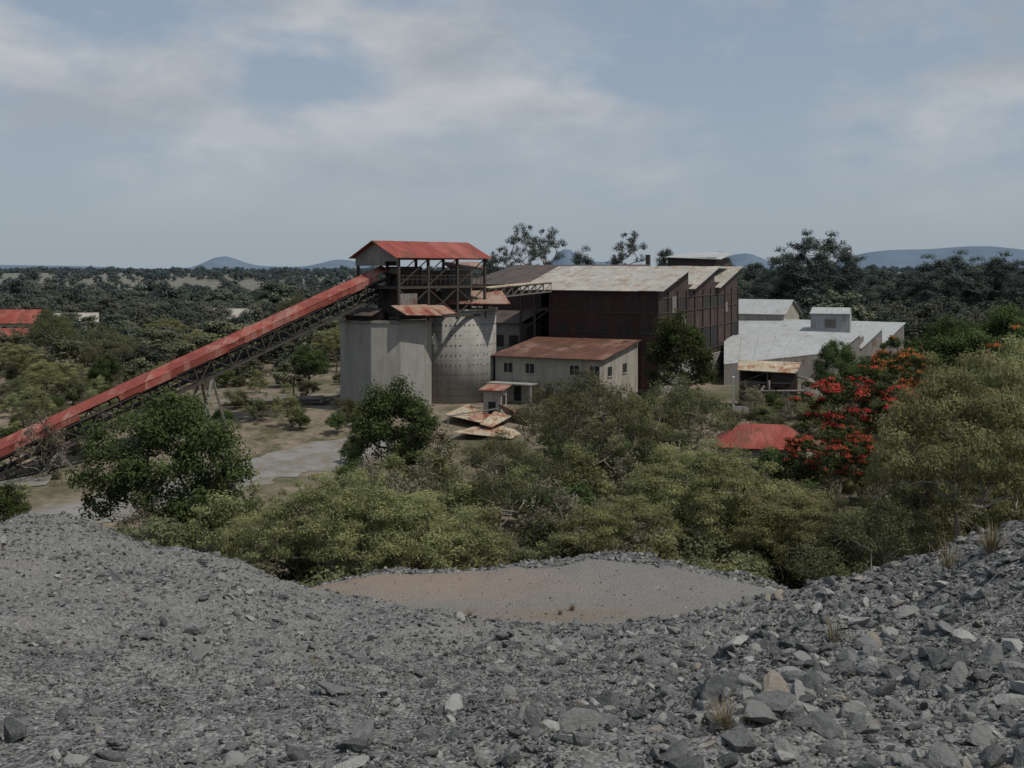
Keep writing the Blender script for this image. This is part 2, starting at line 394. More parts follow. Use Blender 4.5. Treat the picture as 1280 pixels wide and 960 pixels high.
mb=MB(); mb.slab([(2.0,-6.3,14.05),(8.3,-5.5,14.0),(7.0,1.0,15.7),(-1.0,1.0,15.7)],.1); mb.slab([(-4,-7,14.0),(1.9,-6.6,14.05),(.5,.0,15.6),(-3.5,0,15.6)],.1); mb.build('lean_to_roof',M_redrust,s2p)
mb=MB()
for p in ((2.2,-5.6),(5,-3.3),(6,0),(-3.5,-4.5),(-.5,-6)): mb.beam((p[0],p[1],13.1),(p[0],p[1],14.4),.18)
mb.build('roof_posts',M_steel,s2p)
mb=MB(); mb.box(-1.6,2.6,-3.2,2.5,13.2,18.7); mb.build('transfer_house',M_gwall,s2p)
mb=MB(); mb.slab([(-.2,-3.9,18.9),(4.4,-3.6,18.9),(3.6,2.8,19.9),(-1.9,2.8,19.9)],.1); mb.build('transfer_house_roof',M_redrust,s2p)

# ------------------------------------------------------------------ head house on tower
hp=empty('conveyor_head_house',(-18.2,148,0),44.1)
L=15.7
mb=MB(); r2=random.Random(8)
x=-.9
while x<L+.6:
    e=min(x+1.9,L+.7); j=r2.uniform(-.04,.05)
    mb.slab([(x,0,22.7+j*.4),(e+.04,0,22.7+j*.4),(e+.04,-5.3+j,20.35),(x,-5.3+j,20.35)],.07)
    mb.slab([(x,0,22.7),(e+.04,0,22.7),(e+.04,5.3,20.35),(x,5.3,20.35)],.07)
    x+=1.9
mb.build('pitched_roof',M_red,hp)
mb=MB(); mb.add([(-.1,-4.7,20.55),(-.1,4.7,20.55),(-.1,0,22.55)],[(0,1,2)]); mb.box(-.15,0,-1.9,4.7,19.3,20.55)
mb.box(-.15,0,-4.7,-1.9,19.9,20.55); mb.box(0,7,4.62,4.7,19.3,20.5); mb.build('gable_cladding',M_gwall,hp)
mb=MB()
for xx in (0.15,5.2,10.4,L-.1):
    for yy in (-4.5,4.5):
        mb.beam((xx,yy,11.9),(xx,yy,20.5),.32)
        if xx<L-1:
            mb.beam((xx,yy,12.5),(xx+5.2,yy,16.2),.13); mb.beam((xx+5.2,yy,12.5),(xx,yy,16.2),.13)
            mb.beam((xx,yy,16.6),(xx+5.2,yy,20.3),.12); 
    mb.beam((xx,-4.6,20.4),(xx,4.6,20.4),.25); mb.beam((xx,-4.6,16.4),(xx,4.6,16.4),.28)
    mb.beam((xx,-4.5,20.4),(xx,0,22.5),.18); mb.beam((xx,4.5,20.4),(xx,0,22.5),.18)
for yy in (-4.5,4.5):
    mb.beam((0,yy,20.3),(L,yy,20.3),.28); mb.beam((0,yy,16.4),(L,yy,16.4),.34); mb.beam((0,yy,12.4),(L,yy,12.4),.34)
    mb.beam((0,yy,17.5),(L,yy,17.5),.07); mb.beam((0,yy,18.0),(L,yy,18.0),.07)
    for i in range(20): mb.beam((i*L/19,yy,16.4),(i*L/19,yy,18.0),.06)
mb.build('steel_frame',M_steel,hp)
mb=MB(); mb.box(0,L,-4.4,4.4,16.2,16.35); mb.box(3,6.5,-1.6,1.8,16.36,19.2); mb.box(8,12,-1.3,1.3,16.36,18.6)
mb.box(2,8.5,-2.2,2.5,12.3,16.15); mb.build('machinery_deck',M_steel,hp)
mb=MB(); mb.box(.3,3.2,-4.62,-4.5,12.8,15.6); mb.build('cladding_remnants',M_gwall,hp)
mb=MB(); mb.cyl((7,-1.2,17.6),(7,1.4,17.6),.9,16); mb.cyl((2.4,-1.5,18.6),(2.4,1.5,18.6),.5,16); mb.build('head_pulley',M_steel2,hp)
mb=MB(); mb.slab([(-.5,-7.0,12.9),(5.2,-7.6,12.7),(4.8,-4.6,14.1),(-1.2,-4.6,14.1)],.1); mb.slab([(5.3,-7.4,12.85),(8.2,-7.0,12.9),(7.9,-4.6,13.9),(4.95,-4.6,14.0)],.1); mb.build('canopy',M_redrust,hp)

# ------------------------------------------------------------------ mill building
mp=empty('mill_building',(21.6,163,0),-25)
teeth=[(0,16.5),(16.5,33),(33,50)]
mbe=MB(); mbr=MB()
for i,(a,b) in enumerate(teeth):
    lo=15.6; hi=19.1
    X0=-17.5
    mbe.hexa([(X0,a,0),(0,a,0),(0,b,0),(X0,b,0),(X0,a,lo),(0,a,lo),(0,b,hi),(X0,b,hi)])
    x=-22.8
    while x<.5:
        e=min(x+2.85,1.1); z=rr.uniform(-.04,.04)
        mbr.slab([(x,a-(.7 if i==0 else -.1),lo-.0+z),(e-.02,a-(.7 if i==0 else -.1),lo+z),(e-.02,b+.25,hi+.22+z),(x,b+.25,hi+.22+z)],.1)
        x+=2.85
mbe.build('walls',M_maroon,mp)
mbr.build('sawtooth_roof',M_grey,mp)
mb=MB()
for a,b,lo,hi in ((0,16.4,15.5,19.0),(16.6,32.9,15.6,19.0),(33.1,49.9,15.6,19.0)):
    mb.hexa([(.004,a,0),(.05,a,0),(.05,b,0),(.004,b,0),(.004,a,lo),(.05,a,lo),(.05,b,hi),(.004,b,hi)])
mb.build('end_wall_cladding',M_endw,mp)
mb=MB()
for yy in range(0,51,5): 
    mb.box(.06,.26,yy-.12,yy+.12,0,15.4)
for z in (5.2,9,12.2,14.4): mb.box(.07,.18,.2,49.8,z-.1,z+.1)
mb.build('columns_and_girts',M_steel,mp)
mb=MB(); r3=random.Random(4)
for yy in range(0,50,5):
    if r3.random()<.75: mb.box(.055,.1,yy+.5,yy+4.5,12.35,14.25)
    if r3.random()<.6: mb.box(.055,.1,yy+.5,yy+4.5,5.4,8.8)
for k in range(5): mb.box(-16+k*3.3,-14.2+k*3.3,-.06,-.02,9.0,10.2)
mb.build('wall_openings',M_black,mp)
mb=MB()
mb.box(.11,.2,7,9.2,12.0,14.6); mb.box(.11,.2,40,42,11,12.8)
mb.box(.11,.2,12,14.6,9.3,11.6)
mb.build('replacement_panels',M_gwall,mp)
mb=MB(); 
for yy in range(0,50,5): 
    for k in range(3): mb.box(.11,.15,yy+.9+k*1.2,yy+1.0+k*1.2,12.3,14.3)
mb.build('window_mullions',M_steel2,mp)
mb=MB(); mb.box(.28,.5,0,50,0,4.2); mb.build('concrete_plinth',M_conc,mp)
mb=MB()
for k in range(15): mb.box(-17.3+k*1.2,-17.22+k*1.2,-.09,-.02,7.0,15.4)
mb.box(-17.5,0,-.12,-.03,12.2,12.35); mb.box(-17.5,0,-.12,-.03,9.2,9.32)
mb.build('wall_ribs',M_steel,mp)
mb=MB()
for x in (-22.4,-20):
    for y in (0.2,8,16): mb.beam((x,y,0),(x,y,15.4+ y*.2),.3)
for y in (.2,8): mb.beam((-22.4,y,12.5),(-17.6,y,12.5),.25); mb.beam((-22.4,y,9),(-17.6,y,12.5),.15)
mb.build('open_bay_frame',M_steel,mp)
mb=MB(); mb.hexa([(-36,10,0),(-23,10,0),(-23,30,0),(-36,30,0),(-36,10,16.4),(-23,10,16.4),(-23,30,19),(-36,30,19)]); mb.build('crusher_shed_walls',M_maroon,mp)
mb=MB()
x=-37.5
while x<-13:
    z=rr.uniform(-.05,.05); mb.slab([(x,9.0,16.3+z),(x+2.9,9.0,16.3+z),(x+2.9,31,19.6+z),(x,31,19.6+z)],.12); x+=2.95
mb.build('crusher_shed_roof',M_dkroof,mp)
mb=MB(); mb.box(-31,-22.9,1.5,9.5,0,10.2); mb.build('screening_house',M_gwall,mp)
mb=MB(); mb.slab([(-31.5,.8,10.3),(-22.8,.8,10.3),(-22.8,9.6,12.0),(-31.5,9.6,12.0)],.1); mb.build('screening_house_roof',M_dkroof,mp)
mb=MB()
for k in range(3): mb.box(-30.2+k*2.6,-28.6+k*2.6,1.44,1.5,6.5,8.3)
mb.build('screening_openings',M_black,mp)
mb=MB(); mb.box(-10,-1,38,48,19.3,20.9); mb.build('monitor_walls',M_steel,mp)
mb=MB(); mb.slab([(-10.5,37.3,21.0),(0,37.3,20.6),(0,48.5,21.9),(-8,48.5,22.1)],.12); mb.build('monitor_roof',M_white,mp)
mb=MB(); mb.box(-12.6,-11.9,33,33.7,16,21.4); mb.build('vent_stack',M_steel,mp)

# gantry from silo to mill
gp=empty('transfer_gantry'); mb=MB()
a=Vector((-4,160,14.6)); b=Vector((5.4,168.5,15.4)); dd=(b-a).normalized(); px=Vector((dd.y,-dd.x,0)).normalized()
for o_ in (-.9,.9):
    for z in (0,1.3): mb.beam(a+px*o_+Vector((0,0,z)),b+px*o_+Vector((0,0,z)),.16)
    for k in range(9):
        p=a.lerp(b,k/8)+px*o_; mb.beam(p,p+Vector((0,0,1.3)),.1)
        if k<8: mb.beam(p,a.lerp(b,(k+1)/8)+px*o_+Vector((0,0,1.3)),.1)
mb.build('lattice',M_steel2,gp)
mb=MB(); mb.slab([a+px*1.1+Vector((0,0,1.5)),b+px*1.1+Vector((0,0,1.5)),b-px*1.1+Vector((0,0,1.6)),a-px*1.1+Vector((0,0,1.6))],.08); mb.build('gantry_roof',M_cream,gp)

# annex
ap=empty('mill_annex',(12.0,150,0),-26)
mb=MB(); mb.hexa([(-16,0,-1),(0,0,-1),(0,15.5,-1),(-16,15.5,-1),(-16,0,6.35),(0,0,6.35),(0,15.5,7.9),(-16,15.5,7.9)]); mb.build('walls',M_plaster,ap)
mb=MB(); x=-16.6
while x<.5:
    z=rr.uniform(-.04,.04); mb.slab([(x,-.8,6.5+z),(x+1.9,-.8,6.5+z),(x+1.9,15.3,8.3+z),(x,15.3,8.3+z)],.1); x+=1.92
mb.build('roof',M_rust,ap)
mb=MB(); mf=MB()
for k,x in enumerate((-14.6,-11.2,-4.4,-1.4 )):
    mb.box(x,x+1.3,-.05,-.01,4.2,5.5)
    mf.box(x-.1,x+1.4,-.16,-.06,4.05,4.2); mf.box(x+.6,x+.68,-.09,-.055,4.2,5.5)
for x in (-13,-8): mb.box(x,x+1.1,-.05,-.01,.2,2.3)
for y in (3,9): mb.box(.01,.05,y,y+1.6,3.9,5.2); mf.box(.01,.14,y-.1,y+1.7,3.75,3.9)
mb.build('window_openings',M_black,ap); mf.build('window_frames',M_plaster,ap)
mb=MB(); mb.box(-16,-9,-3,-.1,2.75,2.9); mb.box(-15.8,-15.5,-2.8,-2.5,-1,2.75); mb.box(-9.4,-9.1,-2.8,-2.5,-1,2.75); mb.build('porch',M_conc,ap)

# ------------------------------------------------------------------ collapsed sheets & hut
cp_=empty('collapsed_shed')
def Wv(a,b,Y): return Vector(W(a,b,Y))
mb=MB(); mb.slab([Wv(556,518,138),Wv(600,528,134),Wv(612,520,140),Wv(585,505,144)],.06)
mb.slab([Wv(566,540,130),Wv(640,548,130),Wv(662,536,136),Wv(612,528,138)],.06)
mb.slab([Wv(600,530,133),Wv(615,534,133),Wv(640,520,138),Wv(618,514,139)],.06)
mb.build('fallen_roof_sheets',M_cream,cp_)
mb=MB(); mb.slab([Wv(622,503,142),Wv(640,512,138),Wv(664,534,136),Wv(640,528,140)],.06); mb.slab([Wv(585,522,136),Wv(603,530,134),Wv(625,523,139),Wv(606,515,141)],.06)
mb.slab([Wv(645,508,146),Wv(668,522,142),Wv(664,532,140),Wv(640,520,144)],.06)
mb.build('rusted_sheets',M_redrust,cp_)
mb=MB()
for a,b,c,d in ((560,560,520,136),(600,605,515,140),(640,636,508,142),(612,560,520,138),(655,650,515,143)):
    p=Wv(a,c+40,d); q=Wv(b,c,d); p.z=-2; mb.beam(p,q,.16)
mb.beam(Wv(560,520,137),Wv(640,508,142),.14)
mb.build('bent_posts',M_steel2,cp_)
hu=empty('guard_hut',(-2.2,143,0),-20)
mb=MB(); mb.box(-1.2,1.2,-1.1,1.1,-1,3.1); mb.build('walls',M_plaster,hu)
mb=MB(); mb.slab([(-1.7,-1.7,3.25),(1.7,-1.7,3.25),(1.7,1.7,3.7),(-1.7,1.7,3.7)],.08); mb.build('roof',M_redrust,hu)
mb=MB(); mb.box(-.5,.5,-1.16,-1.11,-.5,1.7); mb.box(1.21,1.25,-.6,.6,1.3,2.5); mb.build('openings',M_black,hu)

# ------------------------------------------------------------------ right hand warehouses
wp=empty('sawtooth_warehouse',(55.5,188,0),-35)
mw=MB(); mr=MB()
tz=[(0,13,4.4,7.0),(13,26.5,4.4,7.4),(26.5,41.5,4.4,7.8)]
for a,b,lo,hi in tz:
    mw.hexa([(-44,a,0),(0,a,0),(0,b,0),(-44,b,0),(-44,a,lo),(0,a,lo),(0,b,hi),(-44,b,hi)])
    x=-44.5
    while x<.3:
        z=rr.uniform(-.015,.015); e=min(x+5.6,.5); mr.slab([(x,a+.1,lo+.05+z),(e,a+.1,lo+.05+z),(e,b+.2,hi+.2+z),(x,b+.2,hi+.2+z)],.1); x+=5.6
mw.build('walls',M_gwall,wp); mr.build('sawtooth_roof',M_white,wp)
mb=MB()
for y in (3,16,30): mb.box(.02,.08,y,y+2.6,1.2,2.8)
mb.build('windows',M_black,wp)
lp=empty('low_warehouse')
q=[Wv(905,455,178),Wv(1042,440,187),Wv(1080,419,203),Wv(905,419,205)]
mb=MB(); n_=8
for i in range(n_):
    t0=i/n_; t1=(i+1)/n_-.002
    mb.slab([q[0].lerp(q[1],t0),q[0].lerp(q[1],t1),q[3].lerp(q[2],t1),q[3].lerp(q[2],t0)],.15)
mb.build('roof',M_white,lp)
mb=MB(); g=[Vector((p.x,p.y,-.5)) for p in q]; tq=[p-Vector((0,0,.25)) for p in q]; mb.hexa(g+tq); mb.build('walls',M_gwall,lp)
ph=empty('roof_penthouse',(W(1039,0,212)[0],212,0),-20)
mb=MB(); mb.box(-3.6,3.6,-3,3,5,10.2); mb.build('walls',M_white,ph)
mb=MB(); mb.slab([(-3.8,-3.3,10.3),(3.8,-3.3,10.3),(3.5,0,11.4),(-3.5,0,11.4)],.1); mb.slab([(-3.8,3.3,10.3),(3.8,3.3,10.3),(3.5,0,11.4),(-3.5,0,11.4)],.1); mb.build('roof',M_white,ph)
mb=MB(); mb.box(-1,1,-3.06,-3.01,7.6,9.2); mb.build('louvre',M_steel2,ph)
def gable(name,loc,rz,w,d,h,rh,rm,wm,ov=.5,openings=True):
    p=empty(name,loc,rz)
    mb=MB(); mb.box(-w/2,w/2,-d/2,d/2,-1,h)
    for x in (-w/2,w/2): mb.add([(x,-d/2,h),(x,d/2,h),(x,0,h+rh)],[(0,1,2)])
    mb.build('walls',wm,p)
    mb=MB(); k=rh/(d/2)
    for s_ in (-1,1): mb.slab([(-w/2-ov,s_*(d/2+ov),h-ov*k+.05),(w/2+ov,s_*(d/2+ov),h-ov*k+.05),(w/2+ov,0,h+rh+.05),(-w/2-ov,0,h+rh+.05)],.1)
    mb.build('roof',rm,p)
    if openings:
        mb=MB(); mf=MB(); x=-w/2+1.2; i=0
        while x<w/2-1.6:
            if i%4==2: mb.box(x,x+1,-d/2-.05,-d/2-.01,0,2.1)
            else: mb.box(x,x+1.2,-d/2-.05,-d/2-.01,1,2.2); mf.box(x-.08,x+1.28,-d/2-.12,-d/2-.01,.9,1)
            x+=2.8; i+=1
        mb.build('doors_and_windows',M_black,p); mf.build('sills',M_white_w,p)
    return p
gable('storage_shed',(W(945,0,245)[0],245,0),-30,16,12,9.2,2.8,M_white,M_plaster,openings=False)
gable('storage_shed',(W(880,0,262)[0],262,0),-30,16,12,9.2,2.4,M_white,M_gwall,openings=False)
pp=empty('pump_plant',(32.0,150,0),-12)
mb=MB(); mb.slab([(-1.2,-2.5,5.3),(6.6,-2.5,5.0),(7.4,3,6.0),(-1,3,6.2)],.1); mb.build('roof',M_cream,pp)
mb=MB()
for x in (-.8,2.8,6.6):
    for y in (-2.2,2.6): mb.beam((x,y,-2),(x,y,5.2),.22)
for z in (1.5,3.6): 
    mb.beam((-.8,-2.2,z),(6.6,-2.2,z),.2); mb.beam((-.8,-2.2,z),(2.8,-2.2,z+1.8 if z<2 else 5),.12); mb.beam((6.6,-2.2,z),(2.8,-2.2,z+1.5),.12)
mb.box(-.8,6.6,2.2,2.4,-1,5); mb.box(3.2,6.4,-1.8,1.8,2.9,4.9)
mb.build('frame',M_steel,pp)
mb=MB(); mb.cyl((1,0,0),(1,0,3.6),1.2,18); mb.cyl((4.8,-.9,-.6),(4.8,-.9,2.4),1.1,18); mb.cyl((-1,-2.8,2.4),(7.5,-2.8,2.7),.16,8); mb.cyl((-1,-2.8,1.0),(8,-2.8,.8),.2,8); mb.cyl((3,-2.8,.9),(3,-2.8,4),.14,8)
mb.cyl((8.4,-1,-1),(8.4,-1,3.4),1.2,16); mb.cyl((8.4,-1,3.4),(8.4,-1,4.2),1.2,16,.2); mb.cyl((8.4,-1,4),(6,-1,4.6),.14,8); mb.cyl((-.5,-3,-1),(2.5,-2.4,3.2),.22,8)
mb.build('tanks_and_pipes',M_steel2,pp,True)
mb=MB(); mb.box(-1.8,6,-4.2,-4.0,-3,.6); mb.box(-1.8,-1.5,-4,3,-3,4.4); mb.box(2,6,-3.99,1,-3,-.7); mb.build('low_wall',M_white_w,pp)
rp=empty('red_roof_house',(W(953,0,112)[0],112,-3.2),-14)
mb=MB(); w,dd_,h,rh=4.8,4.2,4.4,1.9
for q_ in ([(-w,-dd_,h),(w,-dd_,h),(w-2.6,0,h+rh),(-w+2.6,0,h+rh)],[(-w,dd_,h),(w,dd_,h),(w-2.6,0,h+rh),(-w+2.6,0,h+rh)],):
    mb.slab(q_,.08)
for s_ in (-1,1): mb.add([(s_*w,-dd_,h),(s_*w,dd_,h),(s_*(w-2.6),0,h+rh)],[(0,1,2)])
mb.build('hip_roof',M_red,rp); mb=MB(); mb.box(-w+.5,w-.5,-dd_+.5,dd_-.5,-.5,h-.02); mb.build('walls',M_plaster,rp)
mb=MB(); mb.box(-3,-1.8,-dd_+.44,-dd_+.49,1,2.3); mb.box(1,2.2,-dd_+.44,-dd_+.49,1,2.3); mb.box(-.9,.1,-dd_+.44,-dd_+.49,0,2.1); mb.build('openings',M_black,rp)

gable('red_roof_house',(W(8,0,300)[0],300,1),4,18,9,3.4,3.2,M_red,M_plaster)
gable('red_roof_house',(W(12,0,240)[0],240,0),12,13,8,3.2,2.6,M_red,M_plaster)
gable('grey_roof_house',(W(290,0,330)[0],330,1.5),-14,17,10,2.7,2.6,M_grey,M_gwall)
gable('white_house',(W(92,0,300)[0],300,1.3),20,12,8,3.2,2.2,M_grey,M_plaster)

up_=empty('utility_pole',(W(367,0,146)[0],146,0)); mb=MB(); mb.cyl((0,0,-.5),(0,0,4.6),.13,8,.09); mb.beam((-.5,0,4.2),(.5,0,4.2),.12); mb.cyl((-.4,0,4.25),(-.4,0,4.45),.05,6); mb.cyl((.4,0,4.25),(.4,0,4.45),.05,6); mb.build('pole',M_steel,up_)
pl=empty('pipe_pile',(-32,152,.1),8); mb=MB()
for k in range(16):
    x=rr.uniform(-5,5); y=rr.uniform(-2,2); t=rr.uniform(-.25,.25); l=rr.uniform(2,4); z=.2+rr.random()*.6
    mb.cyl((x-l,y-l*t,z),(x+l,y+l*t,z),.22,8)
mb.build('pipes',M_steel2,pl)

# ------------------------------------------------------------------ trees
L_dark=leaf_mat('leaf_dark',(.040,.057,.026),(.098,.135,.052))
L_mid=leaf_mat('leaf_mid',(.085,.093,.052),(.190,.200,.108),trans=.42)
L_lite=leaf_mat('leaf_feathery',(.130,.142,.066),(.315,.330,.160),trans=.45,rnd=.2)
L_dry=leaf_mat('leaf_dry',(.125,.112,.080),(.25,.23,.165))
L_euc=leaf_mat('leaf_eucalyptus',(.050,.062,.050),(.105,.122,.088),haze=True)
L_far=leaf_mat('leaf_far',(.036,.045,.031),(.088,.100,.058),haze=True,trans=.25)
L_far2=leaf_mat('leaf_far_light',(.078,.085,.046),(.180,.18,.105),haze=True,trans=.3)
L_flow=leaf_mat('flame_tree_flower',(.34,.080,.032),(.60,.18,.075),trans=.35,rnd=.05)
def tree_mesh(name,seed,H,R,base,nclump,nleaf,leaf,mats,clump=.2,flat=.55,umb=.0,lw=.45,trunk=.03,flower=0.0,up=.5,lean=0,yscale=1,multi=False,dome=.92):
    rg=np.random.RandomState(seed)
    ph=rg.rand(6)*6.28
    def Rth(t): return R*(.82+.13*np.sin(2*t+ph[0])+.10*np.sin(3*t+ph[1])+.07*np.sin(5*t+ph[2]))
    C=[]
    for i in range(nclump):
        t=rg.rand()*6.283; u=math.sqrt(rg.rand()); r=Rth(t)*u
        top=base+(H-base)*math.sqrt(max(0,1-dome*u*u))*(.80+.26*rg.rand())
        lo=base+(H-base)*(umb+ .05)
        z=top if rg.rand()<.55 else lo+(top-lo)*rg.rand()
        C.append((r*math.cos(t)+lean*z/H,r*math.sin(t)*yscale,z))
    C=np.array(C)
    nodes=[np.array((0,0,-.3))]; par=[-1]
    th=base*.75
    k=3
    for i in range(1,k+1):
        nodes.append(np.array((rg.randn()*.02*H*i/k+lean*.3*i/k,rg.randn()*.02*H,th*i/k))); par.append(len(nodes)-2)
    order=np.argsort(np.linalg.norm(C-nodes[-1],axis=1))
    for ci in order:
        c=C[ci]-np.array((0,0,.3*clump*R)); P=np.array(nodes); dd=np.linalg.norm((P-c)*np.array([1,1,.8]),axis=1)
        pen=dd+np.where(P[:,2]>c[2],3.0*(P[:,2]-c[2]),0)+np.where(np.arange(len(P))<(1 if multi else 2),50,0)
        j=int(np.argmin(pen)); a=nodes[j]; Ld=np.linalg.norm(c-a); prev=j
        for s_ in (.35,.7,1.0):
            q=a+(c-a)*s_+rg.randn(3)*.07*Ld*(s_<1)+np.array((0,0,-.06*Ld*math.sin(s_*3.14)))
            nodes.append(q); par.append(prev); prev=len(nodes)-1
    cnt=np.ones(len(nodes))
    for i in range(len(nodes)-1,0,-1):
        cnt[par[i]]+=cnt[i]
    tw=trunk*H/ (cnt[1]**.5)
    rad=tw*cnt**.5
    V=[];Q=[];MI=[];T=[]
    for i in range(1,len(nodes)):
        a=nodes[par[i]]; b=nodes[i]; d=b-a; l=np.linalg.norm(d)
        if l<1e-4: continue
        d/=l; x=np.cross(d,(0,0,1) if abs(d[2])<.9 else (1,0,0)); x/=np.linalg.norm(x); y=np.cross(x,d)
        ra=min(rad[par[i]],rad[i]*1.35); rb=rad[i]; k=len(V)
        for r_,p in ((ra,a),(rb,b)):
            for m in range(5):
                t=m*1.2566; V.append(p+(x*math.cos(t)+y*math.sin(t))*r_)
        for m in range(5): Q.append((k+m,k+(m+1)%5,k+5+(m+1)%5,k+5+m)); MI.append(0); T.append(.5)
    V=np.array(V); Q=np.array(Q)
    cr=clump*R*(.55+.9*rg.rand(len(C)))
    w_=cr**2; cidx=rg.choice(len(C),nleaf,p=w_/w_.sum())
    dr=rg.randn(nleaf,3); dr/=np.linalg.norm(dr,axis=1)[:,None]
    rr_=rg.rand(nleaf)**.45*(1+.25*rg.randn(nleaf)*.6)
    off=dr*rr_[:,None]*cr[cidx][:,None]*np.array((1,1,flat))
    P=C[cidx]+off
    nrm=dr*np.array((1,1,1.2))*.8+rg.randn(nleaf,3)*.55+np.array((0,0,up)); nrm/=np.linalg.norm(nrm,axis=1)[:,None]
    tg=np.cross(nrm,rg.randn(nleaf,3)); tg/=np.linalg.norm(tg,axis=1)[:,None]; bt=np.cross(nrm,tg)
    sz=leaf*(.6+.8*rg.rand(nleaf)); a=tg*sz[:,None]*.5; b=bt*sz[:,None]*.5*lw
    LV=np.stack([P-a,P+b,P+a,P-b],1).reshape(-1,3); k=len(V)
    LQ=np.arange(nleaf*4).reshape(-1,4)+k
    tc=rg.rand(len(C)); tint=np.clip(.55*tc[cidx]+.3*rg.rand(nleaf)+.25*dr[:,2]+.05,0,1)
    mi=np.ones(nleaf,int)
    if flower>0:
        fc=(rg.rand(len(C))<flower); fl=fc[cidx]&(dr[:,2]>-.1)&(rg.rand(nleaf)<.7); mi[fl]=2
    return np_mesh(name,np.concatenate([V,LV]),np.concatenate([Q,LQ]),mats,np.concatenate([MI,mi]),np.concatenate([T,tint]))

def gz(x,y): return float(G(x,y))
def put(name,me,a,Y,s=1,rz=None,sz=None,sink=0):
    x=(a-640)*Y/F
    z=gz(x,Y)-sink
    return place(name,me,(x,Y,z),random.uniform(0,6.28) if rz is None else rz,(s,s,sz or s))
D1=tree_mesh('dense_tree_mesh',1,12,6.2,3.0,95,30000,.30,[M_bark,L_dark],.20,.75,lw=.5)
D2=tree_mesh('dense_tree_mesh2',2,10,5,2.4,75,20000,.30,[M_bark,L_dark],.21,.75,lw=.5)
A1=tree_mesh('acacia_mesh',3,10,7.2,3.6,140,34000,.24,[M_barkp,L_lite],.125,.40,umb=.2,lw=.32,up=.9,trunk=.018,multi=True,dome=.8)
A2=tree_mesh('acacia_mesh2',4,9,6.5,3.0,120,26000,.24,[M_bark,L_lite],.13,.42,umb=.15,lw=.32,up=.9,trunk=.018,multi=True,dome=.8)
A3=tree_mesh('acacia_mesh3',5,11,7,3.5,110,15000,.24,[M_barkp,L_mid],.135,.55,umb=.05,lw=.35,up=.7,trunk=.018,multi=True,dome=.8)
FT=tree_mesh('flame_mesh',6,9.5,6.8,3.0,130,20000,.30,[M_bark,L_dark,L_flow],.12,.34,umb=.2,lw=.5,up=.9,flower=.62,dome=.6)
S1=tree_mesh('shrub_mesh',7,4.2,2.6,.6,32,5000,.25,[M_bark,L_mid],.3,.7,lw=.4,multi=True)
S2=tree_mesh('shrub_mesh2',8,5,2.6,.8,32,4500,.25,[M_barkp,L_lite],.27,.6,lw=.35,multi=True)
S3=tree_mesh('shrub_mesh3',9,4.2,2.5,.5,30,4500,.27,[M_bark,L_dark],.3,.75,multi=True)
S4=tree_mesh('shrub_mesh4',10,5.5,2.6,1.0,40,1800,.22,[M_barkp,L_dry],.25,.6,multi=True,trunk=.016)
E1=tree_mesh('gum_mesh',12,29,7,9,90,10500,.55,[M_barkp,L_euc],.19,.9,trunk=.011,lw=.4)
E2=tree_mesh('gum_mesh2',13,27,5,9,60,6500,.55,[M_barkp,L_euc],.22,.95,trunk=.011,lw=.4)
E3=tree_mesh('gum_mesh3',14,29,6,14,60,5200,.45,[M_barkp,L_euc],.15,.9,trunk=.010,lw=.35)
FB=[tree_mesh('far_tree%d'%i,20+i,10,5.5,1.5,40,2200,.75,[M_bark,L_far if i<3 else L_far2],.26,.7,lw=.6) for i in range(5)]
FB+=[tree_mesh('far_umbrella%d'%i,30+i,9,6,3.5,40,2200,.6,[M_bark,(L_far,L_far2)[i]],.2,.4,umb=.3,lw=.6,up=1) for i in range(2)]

put('mango_tree',D1,208,86,1.0,.6,1.0)
put('mango_tree',D2,492,108,.98,3.1,1.05)
put('mango_tree',D2,-8,84,.6,.3,.55)
put('mango_tree',D2,850,146,1.05,2.2,1.22)
put('mango_tree',D1,1045,150,.55,1.4,.74)
put('acacia_tree',A1,410,66,.80,.4,.95)
put('acacia_tree',A2,505,66,.85,2.2,.98)
put('acacia_tree',A2,340,70,.62,4.2,.75)
put('acacia_tree',A3,735,102,1.0,.5,1.12)
put('acacia_tree',A3,850,104,.85,2.6,1.05)
put('acacia_tree',A3,625,88,.75,3.6,.80)
put('acacia_tree',A3,690,118,.7,1.6,.85)
put('acacia_tree',A1,880,76,.86,1.2,.98)
put('acacia_tree',A2,985,72,.8,3.2,.83)
put('acacia_tree',A2,780,72,.7,5.0,.78)
put('acacia_tree',A1,1200,66,.95,5.1,1.68)
put('acacia_tree',A2,1300,72,1.1,1.0,1.9)
put('acacia_tree',A1,1150,84,.6,2.1,1.2)
put('acacia_tree',A3,1100,62,.72,2.9,.8)
put('flame_tree',FT,1078,112,.98,.9,1.25)
put('flame_tree',FT,1048,99,.66,4.9,.84)
put('flame_tree',FT,1130,128,.7,2.9,1.32)
put('flame_tree',FT,1290,118,.9,2.4,1.62)
put('flame_tree',FT,175,300,.5,3.4,.6); put('flame_tree',FT,95,190,.4,1.4,.55); put('flame_tree',FT,160,205,.4,2.0,.5)
put('mango_tree',D2,1200,140,1.2,.2,1.2)
put('mango_tree',D1,1270,150,1.1,1.9,1.12)
for a,Y,s,z_ in ((1150,168,.7,.75),(1185,185,1.0,.95),(1235,178,1.0,.95),(1120,176,.5,.5),(1290,200,1.2,1.1),(1075,168,.5,.5)):
    put('mango_tree',D2,a,Y,s,None,z_)
put('acacia_tree',A2,1165,158,.8,1.0,.8); put('acacia_tree',A3,1215,160,.9,2.0,.9)
put('acacia_tree',A2,250,190,.7,1.0,.9); put('acacia_tree',A3,60,200,.9,1.0,1.0); put('acacia_tree',A3,130,175,.9,2.0,.85); put('acacia_tree',A2,20,170,.9,3.0,.8)
